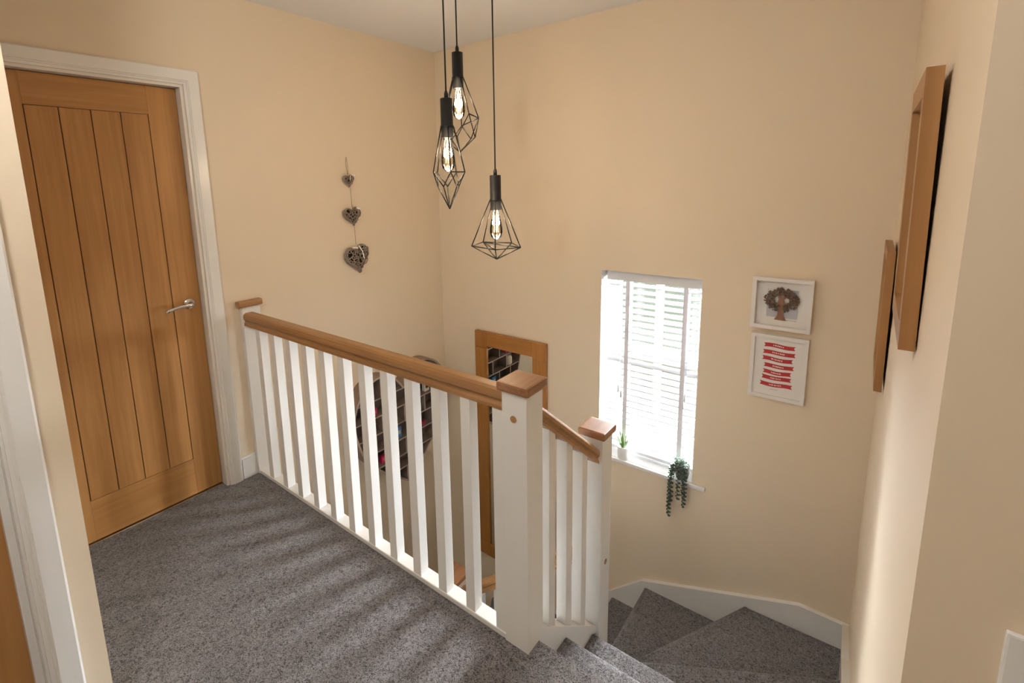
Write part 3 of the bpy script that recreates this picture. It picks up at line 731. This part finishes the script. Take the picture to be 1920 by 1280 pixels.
# ------------------------------------------------------------------ pictures on the window wall
def picture(name, label, x0, x1, z0, z1, bw, yf, yb, art_y, mat=FRAMEW):
    t = thing(name, ((x0+x1)/2, 0.0, z0), label, 'picture')
    cs = [(x0, z0), (x1, z0), (x1, z1), (x0, z1)]; ci = [(x0+bw, z0+bw), (x1-bw, z0+bw), (x1-bw, z1-bw), (x0+bw, z1-bw)]
    for i in range(4):
        j = (i+1) % 4
        MB().prism([cs[i], cs[j], ci[j], ci[i]], yf, yb, axis='y').build('frame_side', mat, t)
    B(x0+bw*0.5, x1-bw*0.5, art_y, art_y+0.003, z0+bw*0.5, z1-bw*0.5).build('mount', PAPER, t)
    return t
pt = picture('tree_picture', 'white box frame with a brown layered paper tree', 2.100, 2.348, 0.806, 1.056, 0.017, -0.040, -0.002, -0.012)
ay = -0.013
B(2.163, 2.290, ay-0.0008, ay, 0.862, 1.000).build('grey_backing_print', GREYP, pt)
B(2.185, 2.262, ay-0.0012, ay-0.0006, 0.925, 1.004).build('pale_backing_print', PAPER, pt)
B(2.165, 2.185, ay-0.0012, ay-0.0006, 0.93, 1.004).build('pale_backing_print', PAPER, pt)
tx, tz = 2.222, 0.852
tr = [(tx-0.024, tz), (tx+0.026, tz), (tx+0.014, tz+0.02), (tx+0.011, tz+0.05), (tx+0.016, tz+0.066), (tx+0.045, tz+0.078), (tx+0.048, tz+0.086), (tx+0.016, tz+0.083), (tx+0.012, tz+0.1), (tx+0.035, tz+0.128), (tx+0.030, tz+0.133), (tx+0.002, tz+0.108), (tx-0.012, tz+0.14), (tx-0.019, tz+0.138), (tx-0.011, tz+0.1), (tx-0.014, tz+0.082), (tx-0.045, tz+0.085), (tx-0.046, tz+0.078), (tx-0.013, tz+0.066), (tx-0.010, tz+0.05), (tx-0.012, tz+0.02)]
MB().prism(tr, ay-0.010, ay-0.006, axis='y').build('trunk', BARK, pt)
rg = random.Random(11)
lm = [MB(), MB(), MB()]
for k in range(260):
    a = rg.uniform(0, 2*math.pi); q = rg.uniform(0.45, 1.0); lx = tx+0.002+0.070*q*math.cos(a); lzv = tz+0.098+0.058*q*math.sin(a)
    if abs(lx-tx) < 0.014 and lzv < tz+0.07: continue
    if lzv < tz+0.046: lzv = tz+0.046+rg.uniform(0, .01)
    s_ = rg.uniform(0.004, 0.0075); an = rg.uniform(0, 6.28); y_ = ay-0.0105-rg.uniform(0, 0.006); dy = rg.uniform(-.0025, .0025)
    pts = [(s_*1.3*math.cos(t)*(1 if math.cos(t) > 0 else .8), s_*0.65*math.sin(t)) for t in [2*math.pi*j/6 for j in range(6)]]
    vs = [(lx+u*math.cos(an)-v*math.sin(an), y_+dy*(1 if j < 3 else -1), lzv+u*math.sin(an)+v*math.cos(an)) for j, (u, v) in enumerate(pts)]
    vs2 = [(x, y+0.0007, z) for x, y, z in vs]
    lm[k % 3].add(vs+vs2, [tuple(range(6)), tuple(range(11, 5, -1))]+[(j, (j+1) % 6, 6+(j+1) % 6, 6+j) for j in range(6)])
for k in range(3): tag(lm[k].build('foliage', LEAFB[k], pt), kind='stuff')
for k in range(9): B(2.246+0.0048*k, 2.2495+0.0048*k, ay-0.0006, ay, 0.851+rg.uniform(-.001, .001), 0.854+rg.uniform(-.0005, .001)).build('caption_mark', INKG, pt)
B(2.121, 2.129, ay-0.0006, ay, 1.024, 1.027).build('caption_mark', INKG, pt)
pr = picture('ribbon_print', 'white framed print of seven red ribbon banners', 2.109, 2.348, 0.451, 0.774, 0.017, -0.030, -0.002, -0.016)
B(2.126, 2.331, -0.0172, -0.0165, 0.468, 0.757).build('print_sheet', PAPER, pr)
ylev = -0.0176
bz = [0.720, 0.685, 0.652, 0.618, 0.585, 0.557, 0.523]; bxr = [(2.165, 2.296), (2.162, 2.299), (2.161, 2.290), (2.170, 2.297), (2.168, 2.288), (2.164, 2.290), (2.158, 2.296)]
for i, (z, (a, b)) in enumerate(zip(bz, bxr)):
    n = 14; h = 0.0098; top = []; bot = []
    for k in range(n+1):
        t = k/n; x = a+(b-a)*t; zz = z+0.0028*math.sin(t*2*math.pi+0.4*i)*(1 if i % 2 == 0 else 0.7)
        top.append((x, zz+h)); bot.append((x, zz-h))
    mid0 = (a+0.006, (top[0][1]+bot[0][1])/2); mid1 = (b-0.006, (top[-1][1]+bot[-1][1])/2)
    mb = MB(); vs = []; 
    for (u, v) in top+bot+[mid0, mid1]: vs.append((u, ylev, v))
    fs = []
    N = n+1
    for k in range(n): fs.append((k, k+1, N+k+1, N+k))
    fs[0] = (0, 1, N+1, 2*N); fs.append((2*N, N+1, N)); fs[n-1] = (n-1, 2*N+1, N+n-1); fs.append((n-1, n, 2*N+1)); fs.append((2*N+1, N+n, N+n-1))
    mb.add(vs, fs); rb = mb.build('red_banner', RED, pr)
    mk = MB(); x = a+(b-a)*0.30; e = a+(b-a)*(0.62+0.1*rg.random())
    while x < e:
        wd = rg.uniform(0.0025, 0.0055); t = (x-a)/(b-a); zz = z+0.0028*math.sin(t*2*math.pi+0.4*i)*(1 if i % 2 == 0 else 0.7)
        mk.box(x, x+wd, ylev-0.0006, ylev-0.0002, zz-0.0032, zz+0.0032); x += wd+rg.uniform(0.0015, 0.004)
    mk.build('lettering_marks', INKW, rb)
for k in range(6): B(2.205+0.0055*k, 2.2088+0.0055*k, ylev-0.0005, ylev, 0.497, 0.499).build('caption_mark', INKG, pr)

# ------------------------------------------------------------------ oak frames on the right wall
def side_frame(name, label, y0, y1, z0, z1, xt, xb, dep, bw):
    """hangs leaning: back face at x=xt at the top, xb at the bottom"""
    t = thing(name, (XC, (y0+y1)/2, z0), label, 'picture')
    def bx_(z): return xb+(xt-xb)*(z-z0)/(z1-z0)
    def piece(nm, q, mat, d0, d1):
        vs = [(bx_(z)-d0, y, z) for y, z in q]+[(bx_(z)-d1, y, z) for y, z in q]; n = len(q)
        MB().add(vs, [tuple(range(n)), tuple(range(2*n-1, n-1, -1))]+[(k, (k+1) % n, n+(k+1) % n, n+k) for k in range(n)]).build(nm, mat, t)
    cs = [(y0, z0), (y1, z0), (y1, z1), (y0, z1)]; ci = [(y0+bw, z0+bw), (y1-bw, z0+bw), (y1-bw, z1-bw), (y0+bw, z1-bw)]
    for i in range(4):
        j = (i+1) % 4; piece('frame_side', [cs[i], cs[j], ci[j], ci[i]], OAKF['y'] if i % 2 == 0 else OAKF['z'], 0.0, dep)
    w2 = bw*0.8
    piece('mount', [(y0+w2, z0+w2), (y1-w2, z0+w2), (y1-w2, z1-w2), (y0+w2, z1-w2)], PAPER, dep*0.25, dep*0.4)
    piece('print', [(y0+bw*1.8, z0+bw*1.8), (y1-bw*1.8, z0+bw*1.8), (y1-bw*1.8, z1-bw*1.8), (y0+bw*1.8, z1-bw*1.8)], ROSEP, dep*0.4, dep*0.42)
side_frame('oak_picture_frame', 'larger nearer oak picture frame seen edge on at right', -1.50, -1.13, 1.203, 1.706, 2.600, 2.608, 0.0245, 0.045)
side_frame('oak_picture_frame', 'smaller farther oak picture frame hanging lower at right', -0.575, -0.175, 0.785, 1.272, 2.599, 2.604, 0.0225, 0.04)

# ------------------------------------------------------------------ switch plate
sw = thing('light_switch', (2.75, YD, 0.93), 'white plastic switch plate on the shaded right wall', 'switch')
B(2.695, 2.781, YD-0.009, YD, 0.893, 0.979, 0.003).build('plate', WHITE, sw)
B(2.722, 2.754, YD-0.012, YD-0.009, 0.916, 0.956, 0.0015).build('rocker', WHITE, sw)

# ------------------------------------------------------------------ plants on the sill
SZ = WZ0
a1 = thing('potted_aloe', (1.452, 0.017, SZ), 'small spiky green aloe in a white pot on the window sill', 'plant')
MB().lathe([(0.030, SZ), (0.032, SZ+0.004), (0.037, SZ+0.078), (0.035, SZ+0.080), (0.033, SZ+0.072)], 1.452, 0.017, None, 28).build('pot', POTW, a1)
MB().lathe([(0.0345, SZ+0.068), (0.0345, SZ+0.071)], 1.452, 0.017, None, 20).build('soil', SOIL, a1)
def blade(mb, base, az, lean, L, wd, th=0.003):
    n = 6; d = Vector((math.cos(az), math.sin(az)*(0.3 if math.sin(az) > 0 else 0.7), 0)); s = Vector((-math.sin(az), math.cos(az), 0)); rows = []
    for k in range(n+1):
        t = k/n; p = Vector(base)+d*(L*math.sin(lean)*t*(0.6+0.4*t))+Vector((0, 0, L*math.cos(lean)*t)); w_ = wd*(1-t)**0.7*(0.8+0.4*t)+0.0004
        rows.append([p-s*w_, p-d*th*(1-t)-Vector((0, 0, 0)), p+s*w_, p+d*th*(1-t)*0.3])
    vs = [q for r_ in rows for q in r_]; fs = []
    for k in range(n):
        for j in range(4): fs.append((4*k+j, 4*k+(j+1) % 4, 4*k+4+(j+1) % 4, 4*k+4+j))
    fs += [(0, 1, 2, 3), (4*n+3, 4*n+2, 4*n+1, 4*n)]
    mb.add(vs, fs)
rg = random.Random(5)
for k in range(19):
    az = k*2.4; ln = rg.uniform(0.12, 0.42) if k < 6 else rg.uniform(0.5, 0.95); L = rg.uniform(0.085, 0.125) if k < 8 else rg.uniform(0.06, 0.09)
    mb = MB(); blade(mb, (1.452+0.010*math.cos(az), 0.017+0.010*math.sin(az), SZ+0.068), az, ln, L, 0.0065); mb.build('leaf', ALOE, a1)
px_, py_ = 1.803, 0.014
a2 = thing('trailing_plant', (px_, py_, SZ), 'trailing string plant in a dark grey pot at the sill edge', 'plant')
MB().lathe([(0.026, SZ), (0.032, SZ+0.006), (0.041, SZ+0.045), (0.041, SZ+0.082), (0.039, SZ+0.084), (0.037, SZ+0.074)], px_, py_, None, 28).build('pot', POTG, a2)
MB().lathe([(0.038, SZ+0.070), (0.038, SZ+0.073)], px_, py_, None, 20).build('soil', SOIL, a2)
def leaflet(mb, p, r, el, rgk):
    p = Vector(p); d = Vector((rgk.uniform(-1, 1), rgk.uniform(-1, 1), rgk.uniform(-.6, .6))).normalized(); a = d.orthogonal().normalized(); b = d.cross(a)
    vs = [p-d*r*el, p+a*r, p+b*r, p-a*r, p-b*r, p+d*r*el]
    mb.add(vs, [(0, 2, 1), (0, 3, 2), (0, 4, 3), (0, 1, 4), (5, 1, 2), (5, 2, 3), (5, 3, 4), (5, 4, 1)], None, True)
rg = random.Random(9)
def strand(pts, n, r, mat):
    mb = MB(); P = [Vector(p) for p in pts]; mb.tube(P, 0.0009, n=5)
    tot = sum((P[i+1]-P[i]).length for i in range(len(P)-1))
    for k in range(n):
        s_ = tot*k/n; i = 0
        while i < len(P)-2 and s_ > (P[i+1]-P[i]).length: s_ -= (P[i+1]-P[i]).length; i += 1
        q = P[i]+(P[i+1]-P[i]).normalized()*s_; a = k*1.57+rg.uniform(-.3, .3)
        leaflet(mb, q+Vector((math.cos(a)*0.0085, math.sin(a)*0.006, 0)), r*rg.uniform(.8, 1.15), 1.3, rg)
    return mb.build('trailing_strand', mat, a2)
zr0 = SZ+0.085
def arc(dx, zend, dy=-0.052):
    return [(px_+dx*0.5, py_-0.02, zr0), (px_+dx*0.85, py_-0.043, zr0+0.004), (px_+dx, py_+dy, zr0-0.03), (px_+dx*1.03, py_+dy-0.004, zr0-0.12), (px_+dx*1.0, py_+dy-0.006, zend)]
strand(arc(-0.049, -0.385), 62, 0.0072, TRAIL); strand(arc(-0.041, -0.30), 40, 0.0070, TRAIL)
strand(arc(-0.004, -0.262), 38, 0.0062, TRAIL); strand(arc(0.031, -0.290), 44, 0.0068, TRAIL); strand(arc(0.023, -0.25), 30, 0.0066, TRAIL)
mb = MB()
for k in range(120):
    a = rg.uniform(0, 6.28); q = 0.040*math.sqrt(rg.random()); leaflet(mb, (px_-0.008+q*math.cos(a)*1.15, py_+q*math.sin(a), SZ+0.080+rg.uniform(0, .03)*(1-q/0.05)), rg.uniform(.004, .0068), 1.3, rg)
for k in range(26):
    mb.tube([(px_-0.01+rg.uniform(-.02, .02), py_+rg.uniform(-.02, .02), SZ+0.08), (px_-0.018+rg.uniform(-.03, .03), py_+rg.uniform(-.025, .02), SZ+0.105+rg.uniform(0, .012)), (px_-0.02+rg.uniform(-.045, .045), py_+rg.uniform(-.03, .02), SZ+0.10+rg.uniform(-.01, .02))], 0.0012, n=4)
tag(mb.build('crown_leaves', PALE, a2), kind='stuff')
mb = MB()
for k in range(46):
    t = rg.random(); leaflet(mb, (px_-0.045+rg.uniform(-.016, .012), py_-0.03+rg.uniform(-.015, .015), zr0+0.005-0.10*t), rg.uniform(.005, .0075), 1.3, rg)
tag(mb.build('side_leaves', PALE, a2), kind='stuff')
